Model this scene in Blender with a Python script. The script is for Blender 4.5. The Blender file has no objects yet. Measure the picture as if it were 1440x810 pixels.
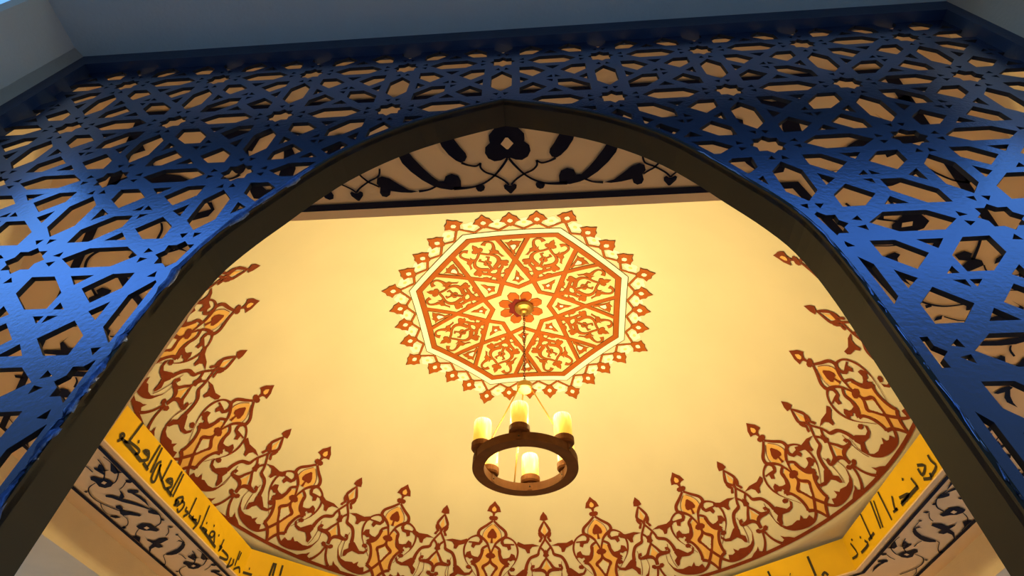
# Octagonal domed hall seen from outside through a cut-metal screen with a pointed arch.
import bpy, bmesh, math, random
from mathutils import Vector, Matrix
from mathutils.geometry import tessellate_polygon, delaunay_2d_cdt

# ------------------------------------------------------------------ camera, world, exposure
SC = bpy.context.scene
COL = SC.collection
EYE = 1.6                                    # camera height above the floor; heights "rel" below are above the eye
CAM = (0.22368, -4.74645)
F_PX, YAW, PITCH, ROLL = 776.65, 0.07546, 0.84493, 0.01578
cd = bpy.data.cameras.new('camera')
cam = bpy.data.objects.new('camera', cd); COL.objects.link(cam)
cd.sensor_width = 36.0; cd.lens = F_PX / 1440.0 * 36.0; cd.clip_start = 0.02
fw = Vector((-math.sin(YAW)*math.cos(PITCH), math.cos(YAW)*math.cos(PITCH), math.sin(PITCH)))
rt = Vector((math.cos(YAW), math.sin(YAW), 0.0)); up = rt.cross(fw)
c_, s_ = math.cos(ROLL), math.sin(ROLL)
rt2 = c_*rt + s_*up; up2 = -s_*rt + c_*up
mw = Matrix((rt2, up2, -fw)).transposed().to_4x4(); mw.translation = Vector((CAM[0], CAM[1], EYE))
cam.matrix_world = mw
SC.camera = cam

W = bpy.data.worlds.new('dusk'); SC.world = W; W.use_nodes = True
nt = W.node_tree; nt.nodes.clear()
sky = nt.nodes.new('ShaderNodeTexSky'); sky.sky_type = 'NISHITA'; sky.sun_disc = False
sky.sun_elevation = math.radians(4.0); sky.sun_rotation = math.radians(215); sky.air_density = 1.2; sky.ozone_density = 3.6; sky.dust_density = 0.0
bg = nt.nodes.new('ShaderNodeBackground'); bg.inputs[1].default_value = 1.3
wo = nt.nodes.new('ShaderNodeOutputWorld')
nt.links.new(sky.outputs[0], bg.inputs[0]); nt.links.new(bg.outputs[0], wo.inputs[0])
vs = SC.view_settings
vs.view_transform = 'Standard'; vs.look = 'None'; vs.gamma = 1.0; vs.exposure = 0.0; vs.use_curve_mapping = False
CANDLE_WATT = 46.0
ADDED_LANTERN_WATT = 14.0

# ------------------------------------------------------------------ helpers
def link(o, parent=None):
    COL.objects.link(o)
    if parent is not None: o.parent = parent
    return o
def mesh_obj(name, verts, faces, mats, parent=None, mi=None, smooth=False):
    m = bpy.data.meshes.new(name); m.from_pydata(verts, [], faces)
    for x in (mats if isinstance(mats, (list, tuple)) else [mats]): m.materials.append(x)
    if mi:
        for p, k in zip(m.polygons, mi): p.material_index = k
    if smooth:
        for p in m.polygons: p.use_smooth = True
    m.update()
    return link(bpy.data.objects.new(name, m), parent)
def bm_obj(name, bm, mats, parent=None, smooth=False, recalc=True):
    if recalc: bmesh.ops.recalc_face_normals(bm, faces=bm.faces)
    m = bpy.data.meshes.new(name); bm.to_mesh(m); bm.free()
    for x in (mats if isinstance(mats, (list, tuple)) else [mats]): m.materials.append(x)
    if smooth:
        for p in m.polygons: p.use_smooth = True
    return link(bpy.data.objects.new(name, m), parent)
def tag(o, label=None, cat=None, group=None, kind=None):
    if label: o['label'] = label
    if cat: o['category'] = cat
    if group: o['group'] = group
    if kind: o['kind'] = kind
    return o
def empty(name, loc=(0, 0, 0), rz=0.0):
    o = bpy.data.objects.new(name, None); o.location = loc; o.rotation_euler = (0, 0, rz); o.empty_display_size = 0.1
    return link(o)
def add_box(bm, x0, x1, y0, y1, z0, z1):
    v = [bm.verts.new((x, y, z)) for z in (z0, z1) for x, y in ((x0, y0), (x1, y0), (x1, y1), (x0, y1))]
    for f in ((3, 2, 1, 0), (4, 5, 6, 7), (0, 1, 5, 4), (1, 2, 6, 5), (2, 3, 7, 6), (3, 0, 4, 7)): bm.faces.new([v[i] for i in f])
    return v
def add_prism(bm, poly, z0, z1):
    a = [bm.verts.new((x, y, z0)) for x, y in poly]; b = [bm.verts.new((x, y, z1)) for x, y in poly]
    bm.faces.new(a[::-1]); bm.faces.new(b)
    n = len(poly)
    for i in range(n): bm.faces.new((a[i], a[(i+1) % n], b[(i+1) % n], b[i]))
def add_lathe(bm, prof, n=24, cx=0.0, cy=0.0, cap=True):
    rings = []
    for r, z in prof:
        rings.append([bm.verts.new((cx+r*math.cos(2*math.pi*i/n), cy+r*math.sin(2*math.pi*i/n), z)) for i in range(n)])
    for a, b in zip(rings, rings[1:]):
        for i in range(n): bm.faces.new((a[i], a[(i+1) % n], b[(i+1) % n], b[i]))
    if cap:
        bm.faces.new(rings[0][::-1]); bm.faces.new(rings[-1])
def add_tube(bm, pts, r, n=8, closed=False):
    pts = [Vector(p) for p in pts]; rings = []
    m = len(pts)
    for i, p in enumerate(pts):
        if closed: d = pts[(i+1) % m] - pts[i-1]
        else: d = pts[min(i+1, m-1)] - pts[max(i-1, 0)]
        d.normalize()
        a = d.cross(Vector((0, 0, 1)));
        if a.length < 1e-3: a = d.cross(Vector((1, 0, 0)))
        a.normalize(); b = d.cross(a)
        rr = r[i] if isinstance(r, (list, tuple)) else r
        rings.append([bm.verts.new(p + rr*(math.cos(2*math.pi*k/n)*a + math.sin(2*math.pi*k/n)*b)) for k in range(n)])
    pairs = list(zip(rings, rings[1:])) + ([(rings[-1], rings[0])] if closed else [])
    for a, b in pairs:
        for k in range(n): bm.faces.new((a[k], a[(k+1) % n], b[(k+1) % n], b[k]))
    if not closed:
        bm.faces.new(rings[0][::-1]); bm.faces.new(rings[-1])

# ------------------------------------------------------------------ materials (all procedural)
def mat(name, col, rough=0.6, metal=0.0, noise=0.0, scale=8.0, bump=0.0, bscale=40.0, spec=0.5, emis=None, estr=0.0, col2=None):
    m = bpy.data.materials.new(name); m.use_nodes = True; t = m.node_tree; b = t.nodes['Principled BSDF']
    b.inputs['Roughness'].default_value = rough; b.inputs['Metallic'].default_value = metal
    b.inputs['Specular IOR Level'].default_value = spec
    c = (*col, 1.0); b.inputs['Base Color'].default_value = c
    if noise > 0 or col2 is not None:
        tc = t.nodes.new('ShaderNodeTexCoord'); n = t.nodes.new('ShaderNodeTexNoise')
        n.inputs['Scale'].default_value = scale; n.inputs['Detail'].default_value = 6.0
        r = t.nodes.new('ShaderNodeValToRGB')
        r.color_ramp.elements[0].position = 0.3; r.color_ramp.elements[1].position = 0.75
        r.color_ramp.elements[0].color = (*(col2 if col2 else [max(0, x*(1-noise)) for x in col]), 1)
        r.color_ramp.elements[1].color = (*[min(1, x*(1+noise*0.5)) for x in col], 1)
        t.links.new(tc.outputs['Object'], n.inputs['Vector']); t.links.new(n.outputs['Fac'], r.inputs['Fac']); t.links.new(r.outputs['Color'], b.inputs['Base Color'])
    if bump > 0:
        tc = t.nodes.new('ShaderNodeTexCoord'); n = t.nodes.new('ShaderNodeTexNoise'); n.inputs['Scale'].default_value = bscale; n.inputs['Detail'].default_value = 4.0
        bp = t.nodes.new('ShaderNodeBump'); bp.inputs['Strength'].default_value = bump; bp.inputs['Distance'].default_value = 0.01
        t.links.new(tc.outputs['Object'], n.inputs['Vector']); t.links.new(n.outputs['Fac'], bp.inputs['Height']); t.links.new(bp.outputs['Normal'], b.inputs['Normal'])
    if emis:
        b.inputs['Emission Color'].default_value = (*emis, 1); b.inputs['Emission Strength'].default_value = estr
    return m
M_DOME = mat('dome_plaster', (0.70, 0.62, 0.46), 0.75, noise=0.04, scale=1.5, bump=0.05, bscale=25, spec=0.2)
M_SOFFIT = mat('soffit_plaster', (0.88, 0.64, 0.40), 0.8, noise=0.05, scale=3, bump=0.08, bscale=40, spec=0.2)
M_WHITE = mat('white_plaster', (0.72, 0.72, 0.72), 0.85, noise=0.06, scale=2.5, bump=0.35, bscale=70, spec=0.2)
M_WALL = mat('inner_wall_plaster', (0.84, 0.71, 0.52), 0.85, noise=0.06, scale=3, bump=0.25, bscale=60, spec=0.2)
M_BLUE = mat('blue_metal_paint', (0.075, 0.145, 0.40), 0.21, metal=0.96, noise=0.18, scale=5, bump=0.06, bscale=90, spec=0.5)
b_ = M_BLUE.node_tree.nodes['Principled BSDF']; b_.inputs['Coat Weight'].default_value = 1.0; b_.inputs['Coat Roughness'].default_value = 0.22; b_.inputs['Coat IOR'].default_value = 1.75
M_ARCH = mat('dark_bronze_paint', (0.014, 0.010, 0.005), 0.55, noise=0.2, scale=6, spec=0.35)
M_RIM = mat('worn_blue_rim', (0.07, 0.16, 0.50), 0.3, metal=0.5, noise=0.5, scale=30, bump=0.5, bscale=60)
M_FRAME = mat('dark_blue_frame_paint', (0.014, 0.035, 0.10), 0.5, noise=0.2, scale=6, bump=0.1, bscale=60)
M_CUT = mat('shade_dark_cut_edge', (0.010, 0.013, 0.025), 0.7, spec=0.2)  # hole sides of the blue sheet, their shade put into a near-black colour
M_CREST = mat('rust_brown_paint', (0.20, 0.028, 0.004), 0.65, noise=0.10, scale=6, spec=0.2)
M_CFILL = mat('ochre_paint', (0.78, 0.44, 0.13), 0.7, noise=0.05, spec=0.2)
M_ORANGE = mat('orange_paint', (0.37, 0.083, 0.008), 0.65, noise=0.08, scale=8, spec=0.2)
M_PALE = mat('pale_cream_paint', (0.88, 0.86, 0.74), 0.7, spec=0.2)
M_FIELD = mat('light_straw_paint', (0.74, 0.63, 0.34), 0.7, spec=0.2)
M_STRAW = mat('straw_paint', (0.78, 0.64, 0.30), 0.7, spec=0.2)
M_OUTLINE = mat('dark_outline_paint', (0.05, 0.03, 0.01), 0.7, spec=0.2)
M_WINE = mat('wine_red_paint', (0.13, 0.006, 0.006), 0.65, spec=0.2)
M_YELLOW = mat('golden_yellow_paint', (0.84, 0.51, 0.008), 0.6, noise=0.05, scale=4, spec=0.25)
M_INK = mat('charcoal_lettering_paint', (0.045, 0.035, 0.02), 0.65, spec=0.2)
M_NAVY = mat('navy_paint', (0.0025, 0.0035, 0.022), 0.6, spec=0.12)
M_IRON = mat('brown_painted_iron', (0.14, 0.046, 0.010), 0.65, noise=0.2, scale=12, spec=0.2)
M_BRASS = mat('brass', (0.42, 0.24, 0.06), 0.42, metal=0.9, noise=0.1, scale=15)
M_CUP = mat('wood_grain_cup', (0.18, 0.058, 0.012), 0.65, noise=0.3, scale=20, spec=0.2)
M_LINK = mat('dark_chain_metal', (0.07, 0.05, 0.03), 0.4, metal=0.8)
M_WIRE = mat('red_cord', (0.45, 0.03, 0.02), 0.5)
M_FLOOR = mat('polished_stone', (0.90, 0.79, 0.62), 0.3, noise=0.12, scale=2)
M_EAVE = mat('added_dark_eave', (0.035, 0.028, 0.02), 0.7, noise=0.3, scale=6)
M_YARD = mat('added_courtyard_plaster', (0.16, 0.14, 0.12), 0.9, noise=0.2, scale=2)
M_TERRACE = mat('terrace_stone', (0.42, 0.41, 0.40), 0.8, noise=0.15, scale=3)
M_SHADE = mat('added_lantern_glass', (0.9, 0.8, 0.55), 0.4, emis=(1.0, 0.62, 0.22), estr=6.0)
def candle_glass():
    m = bpy.data.materials.new('glowing_candle_glass'); m.use_nodes = True; t = m.node_tree; b = t.nodes['Principled BSDF']
    b.inputs['Base Color'].default_value = (0.75, 0.6, 0.2, 1); b.inputs['Roughness'].default_value = 0.35
    tc = t.nodes.new('ShaderNodeTexCoord'); sp = t.nodes.new('ShaderNodeSeparateXYZ'); mp = t.nodes.new('ShaderNodeMapping')
    mp.inputs['Scale'].default_value = (60, 60, 9)
    n = t.nodes.new('ShaderNodeTexNoise'); n.inputs['Scale'].default_value = 1.0; n.inputs['Detail'].default_value = 3
    mr = t.nodes.new('ShaderNodeMapRange'); mr.inputs['From Min'].default_value = 0.06; mr.inputs['From Max'].default_value = 0.30
    mx = t.nodes.new('ShaderNodeMath'); mx.operation = 'ADD'
    ms = t.nodes.new('ShaderNodeMath'); ms.operation = 'MULTIPLY_ADD'; ms.inputs[1].default_value = 0.9; ms.inputs[2].default_value = -0.45
    rp = t.nodes.new('ShaderNodeValToRGB')
    e = rp.color_ramp.elements; e[0].position = 0.0; e[0].color = (0.62, 0.36, 0.03, 1); e[1].position = 0.95; e[1].color = (1.6, 1.5, 0.85, 1)
    x = e.new(0.45); x.color = (1.0, 0.78, 0.10, 1)
    L = t.links.new
    L(tc.outputs['Object'], sp.inputs[0]); L(sp.outputs['Z'], mr.inputs['Value']); L(tc.outputs['Object'], mp.inputs['Vector']); L(mp.outputs[0], n.inputs['Vector'])
    L(n.outputs['Fac'], ms.inputs[0]); L(mr.outputs[0], mx.inputs[0]); L(ms.outputs[0], mx.inputs[1]); L(mx.outputs[0], rp.inputs['Fac'])
    L(rp.outputs['Color'], b.inputs['Emission Color']); b.inputs['Emission Strength'].default_value = 1.0
    return m
M_GLASS = candle_glass()

# ------------------------------------------------------------------ painted ornament outlines, in metres on their own surface
CREST_LARGE = [
    ["O",[[2.9802,-0.0045],[3.0113,0.0582],[3.0493,0.112],[3.0765,0.1065],[3.0979,0.0694],[3.1104,0.0326],[3.1123,-0.0122]]],
    ["O",[[3.1519,0.0002],[3.1493,0.066],[3.1658,0.1041],[3.2034,0.1063],[3.2329,0.1465],[3.2501,0.2082],[3.2794,0.1535],[3.3137,0.1255],[3.3534,0.1438],[3.372,0.0985],[3.4002,0.0441],[3.4298,-0.0002]]],
    ["C",[[3.2465,0.0056],[3.2728,0.0703],[3.3028,0.0298],[3.324,0.0062]]],
    ["D",[[2.7935,-0.0375],[2.8187,0.0012],[2.8401,0.0412],[2.8814,0.0714],[2.8833,0.0248],[2.8937,-0.0059],[2.9136,-0.013]]],
    ["o",[[2.8379,-0.0268],[2.8574,0.0011],[2.875,-0.002],[2.8809,-0.0329]]],
    ["D",[[2.9133,-0.0251],[2.9164,0.0236],[2.9289,0.0418],[2.9451,0.0293],[2.9505,-0.0088]]],
    ["S",[[2.9528,-0.0142],[2.9891,0.0695],[3.023,0.1574],[3.0509,0.1828],[3.0708,0.174]],[0.016,0.02,0.022,0.026,0.028]],
    ["S",[[2.9789,-0.0014],[3.0152,0.0804],[3.0477,0.1162],[3.0755,0.1258]],[0.006]],
    ["D",[[3.011,-0.004],[3.0425,0.0451],[3.0665,0.0587],[3.0792,0.042],[3.0776,-0.0089]]],
    ["S",[[3.0749,-0.0126],[3.112,-0.0015]],[0.014]],
    ["S",[[3.0688,0.1683],[3.0892,0.0995],[3.1118,0.0554],[3.134,0.0344],[3.1627,0.013],[3.191,0.005]],[0.024,0.02,0.018,0.016,0.014,0.01]],
    ["S",[[3.1282,0.0387],[3.1385,0.0833],[3.1552,0.1214],[3.1869,0.1294],[3.2218,0.1662],[3.2458,0.2598]],[0.016,0.018,0.02,0.024,0.03,0.032]],
    ["D",[[3.1732,0.0066],[3.1799,0.0484],[3.195,0.0727],[3.2078,0.048],[3.2111,-0.0063]]],
    ["S",[[3.0708,0.174],[3.0699,0.2194],[3.0875,0.2916],[3.1162,0.3432],[3.1582,0.3751],[3.2001,0.3706],[3.2357,0.3398]],[0.016,0.014,0.012,0.014,0.016,0.014,0.008]],
    ["S",[[3.2357,0.3398],[3.2668,0.2864],[3.2936,0.2302],[3.3209,0.1773]],[0.008,0.006,0.005,0.005]],
    ["D",[[3.0669,0.1627],[3.0699,0.1869],[3.0935,0.1572],[3.1118,0.1725],[3.1103,0.2294],[3.1111,0.3135],[3.1205,0.32],[3.1204,0.2662],[3.1447,0.2801],[3.1547,0.2399],[3.1328,0.2152],[3.1297,0.1569],[3.1083,0.1193],[3.0811,0.12]]],
    ["D",[[3.1527,0.1178],[3.1812,0.1443],[3.2071,0.1758],[3.2052,0.2252],[3.1978,0.2662],[3.1734,0.2844],[3.1828,0.3359],[3.2195,0.3706],[3.2146,0.3221],[3.2233,0.2868],[3.2169,0.2539],[3.2272,0.2454],[3.2432,0.2834],[3.2502,0.2218],[3.2289,0.1572],[3.1944,0.1097],[3.1587,0.0922]]],
    ["S",[[3.2458,0.2598],[3.2574,0.2078],[3.2812,0.1717],[3.3139,0.1494],[3.348,0.1493],[3.3646,0.1679]],[0.026,0.02,0.02,0.022,0.022,0.018]],
    ["S",[[3.3646,0.1679],[3.3755,0.1018],[3.4002,0.0441],[3.4343,-0.0034]],[0.02,0.02,0.02,0.016]],
    ["S",[[3.2034,-0.0102],[3.2374,0.0191],[3.263,0.096],[3.2821,0.0707],[3.3135,0.0299],[3.3366,0.001]],[0.014,0.02,0.022,0.02,0.02,0.018]],
    ["S",[[3.3366,0.001],[3.3561,0.0365],[3.3792,0.0826],[3.389,0.0973]],[0.02]],
    ["S",[[3.3883,0.094],[3.4107,0.175],[3.4166,0.2665],[3.4123,0.3716],[3.3992,0.4794],[3.3772,0.5552],[3.3561,0.581],[3.3295,0.6084]],[0.02,0.016,0.014,0.014,0.014,0.012,0.01,0.006]],
    ["S",[[3.3295,0.6084],[3.3138,0.6085],[3.2865,0.5932],[3.2598,0.573]],[0.006,0.005,0.005,0.004]],
    ["D",[[3.3804,0.188],[3.3874,0.2414],[3.381,0.2823],[3.3608,0.2812],[3.3786,0.3327],[3.3724,0.3646],[3.379,0.4564],[3.3734,0.5235],[3.3581,0.5681],[3.3795,0.5476],[3.4008,0.4646],[3.4141,0.3569],[3.4179,0.2446],[3.4101,0.1677],[3.3963,0.176]]],
]
CREST_SMALL = [
    ["O",[[2.9784,-0.0347],[3.0278,0.0031],[3.0507,-0.0119],[3.0465,-0.0437]]],
    ["D",[[2.8753,-0.0399],[2.9108,0.006],[2.94,0.019],[2.9478,-0.0413]]],
    ["S",[[2.9501,-0.0393],[2.9829,0.0027],[3.017,0.0413],[3.0359,0.0342],[3.0559,-0.0062],[3.0655,-0.0127]],[0.012,0.02,0.022,0.022,0.018,0.014]],
    ["D",[[3.0208,0.0353],[3.0355,0.0703],[3.0559,0.0674],[3.0726,0.0456],[3.0881,0.0727],[3.0988,0.0779],[3.1,0.0446],[3.0872,0.0307],[3.0701,0.006],[3.0483,0.0233]]],
    ["S",[[3.0651,-0.0294],[3.0817,-0.0126],[3.1306,0.0634],[3.1584,0.0944],[3.1818,0.118],[3.2002,0.2199],[3.2374,0.2733],[3.2757,0.2961]],[0.014,0.016,0.016,0.018,0.022,0.022,0.024,0.03]],
    ["S",[[3.1321,0.0696],[3.1561,0.0246],[3.1721,0.0204]],[0.016]],
    ["D",[[3.1486,-0.0089],[3.1658,0.0223],[3.1898,0.0467],[3.2018,0.0047],[3.1969,-0.0123]]],
    ["D",[[3.125,0.0692],[3.1096,0.165],[3.1126,0.2879],[3.0953,0.3698],[3.1128,0.3908],[3.1284,0.3712],[3.1456,0.2825],[3.1705,0.2609],[3.1714,0.2225],[3.147,0.213],[3.1292,0.1736],[3.1259,0.1024]]],
    ["S",[[3.2284,0.2177],[3.2802,0.2085],[3.3351,0.2233],[3.3649,0.2523]],[0.006]],
    ["O",[[3.214,0.0011],[3.2451,0.0234],[3.266,0.0571],[3.2847,0.0133]]],
    ["S",[[3.1982,-0.0061],[3.2324,0.0534],[3.2652,0.1049],[3.2753,0.1787]],[0.014,0.018,0.022,0.022]],
    ["S",[[3.2762,0.1772],[3.2708,0.2154],[3.2534,0.2015],[3.2544,0.1711]],[0.02,0.018,0.02,0.024]],
    ["S",[[3.2775,0.1748],[3.2751,0.0876],[3.2833,0.0371],[3.2999,0.0148],[3.3274,0.0156]],[0.016,0.024,0.024,0.018,0.016]],
    ["D",[[3.3331,0.0218],[3.3229,0.0446],[3.3237,0.0804],[3.3355,0.0918],[3.3461,0.0631],[3.346,0.0246]]],
    ["S",[[3.345,0.0175],[3.3543,0.0221],[3.3853,0.0495],[3.4128,0.0972],[3.429,0.1426]],[0.016,0.016,0.016,0.018,0.02]],
    ["D",[[3.3953,0.1713],[3.4087,0.213],[3.4166,0.265],[3.4381,0.3553],[3.4388,0.1713],[3.4249,0.1425],[3.4175,0.1882]]],
    ["D",[[3.2671,0.2909],[3.2719,0.3416],[3.3067,0.4453],[3.3035,0.5033],[3.2866,0.531],[3.2748,0.5305],[3.2936,0.5551],[3.3159,0.5213],[3.3241,0.4531],[3.3182,0.3546],[3.3353,0.3132],[3.3538,0.2941],[3.3604,0.265],[3.3458,0.2517],[3.3277,0.2447],[3.3114,0.2921],[3.2868,0.2712]]],
    ["D",[[3.2614,0.4573],[3.2594,0.4963],[3.2736,0.5329],[3.2838,0.5052],[3.2812,0.4615],[3.2718,0.4454]]],
]
PANEL_SCROLL = [
    ["D",[[0.6038,0.0575],[0.5677,0.1052],[0.5287,0.0903],[0.4848,0.0682]]],
    ["S",[[0.6602,0.1078],[0.6845,0.118],[0.7056,0.1158],[0.7261,0.0932],[0.7301,0.056],[0.7193,0.0365]],[0.02]],
    ["S",[[0.6608,0.11],[0.6416,0.0756],[0.6397,0.0541]],[0.02]],
    ["D",[[0.8066,0.2145],[0.7917,0.2415],[0.7809,0.2676],[0.7627,0.2799],[0.7392,0.2707],[0.729,0.2466],[0.7022,0.249],[0.705,0.2184],[0.7225,0.2024],[0.71,0.1691],[0.7455,0.1734],[0.7727,0.1796],[0.8012,0.1916]]],
    ["S",[[0.7863,0.1827],[0.759,0.1223],[0.7247,0.0874]],[0.018]],
    ["S",[[0.7224,0.1844],[0.6907,0.1432],[0.6561,0.1087]],[0.022]],
    ["S",[[0.6546,0.103],[0.5975,0.0675]],[0.03]],
    ["D",[[0.6661,0.2176],[0.6233,0.2192],[0.6023,0.1879],[0.6028,0.1393],[0.6222,0.1129],[0.6169,0.1602],[0.6497,0.1767]]],
    ["S",[[0.9573,0.1323],[0.9162,0.1753],[0.8615,0.1951],[0.8066,0.1785],[0.7659,0.1329],[0.7425,0.0896]],[0.014,0.018,0.024,0.028,0.03,0.03]],
    ["D",[[0.8998,0.0443],[0.8685,0.0764],[0.843,0.0957],[0.8193,0.0859],[0.8085,0.058]]],
    ["S",[[0.8126,0.0572],[0.7439,0.0591]],[0.008]],
    ["S",[[1.0368,0.0302],[0.986,0.0893],[0.9568,0.13]],[0.014]],
    ["S",[[0.9315,0.1105],[0.8795,0.0684]],[0.01]],
    ["S",[[0.9448,0.0747],[0.9157,0.1157]],[0.008]],
    ["S",[[1.1194,0.1289],[1.1467,0.1631],[1.1425,0.2049],[1.1039,0.2372],[1.0443,0.2272],[0.9964,0.197]],[0.03,0.02,0.012,0.012,0.016,0.03]],
    ["D",[[1.0262,0.1602],[0.9927,0.1798],[1.0266,0.2217],[0.9887,0.2196],[0.9608,0.2446],[0.9221,0.2396],[0.867,0.256],[0.854,0.2729],[0.8598,0.2432],[0.9188,0.2248],[0.9402,0.1888],[0.9583,0.1559],[0.9463,0.1282],[0.9695,0.1302],[0.9862,0.1571]]],
    ["D",[[1.1826,0.0292],[1.1421,0.0551],[1.1061,0.0621],[1.099,0.0891],[1.0725,0.1022],[1.0447,0.0766],[1.0469,0.0466],[1.0291,0.0337]]],
]
OUTER_FLOWER = [
    ["D",[[1.0919,-0.0718],[1.0843,-0.0261],[1.1204,0.0127],[1.0969,0.0206],[1.0997,0.0667],[1.0892,0.1212],[1.0615,0.098],[1.0229,0.0957],[0.9527,0.0522],[0.8989,0.0677],[0.8833,0.0461],[0.9224,0.0307],[1.0162,-0.0117],[1.0664,-0.0381]]],
    ["C",[[1.041,-0.0015],[1.0546,0.0434],[1.033,0.0684],[0.9896,0.0555],[0.9688,0.0359]]],
]
INNER_FLOWER = [
    ["D",[[0.6015,0.0616],[0.5563,0.0852],[0.5152,0.087],[0.4383,0.1391],[0.4297,0.1011],[0.3937,0.0694],[0.4239,0.0459],[0.4338,-0.0035],[0.4648,0.0293],[0.5067,0.0418]]],
    ["C",[[0.4966,0.0495],[0.4874,0.0788],[0.4528,0.0757],[0.455,0.0443]]],
]
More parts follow.
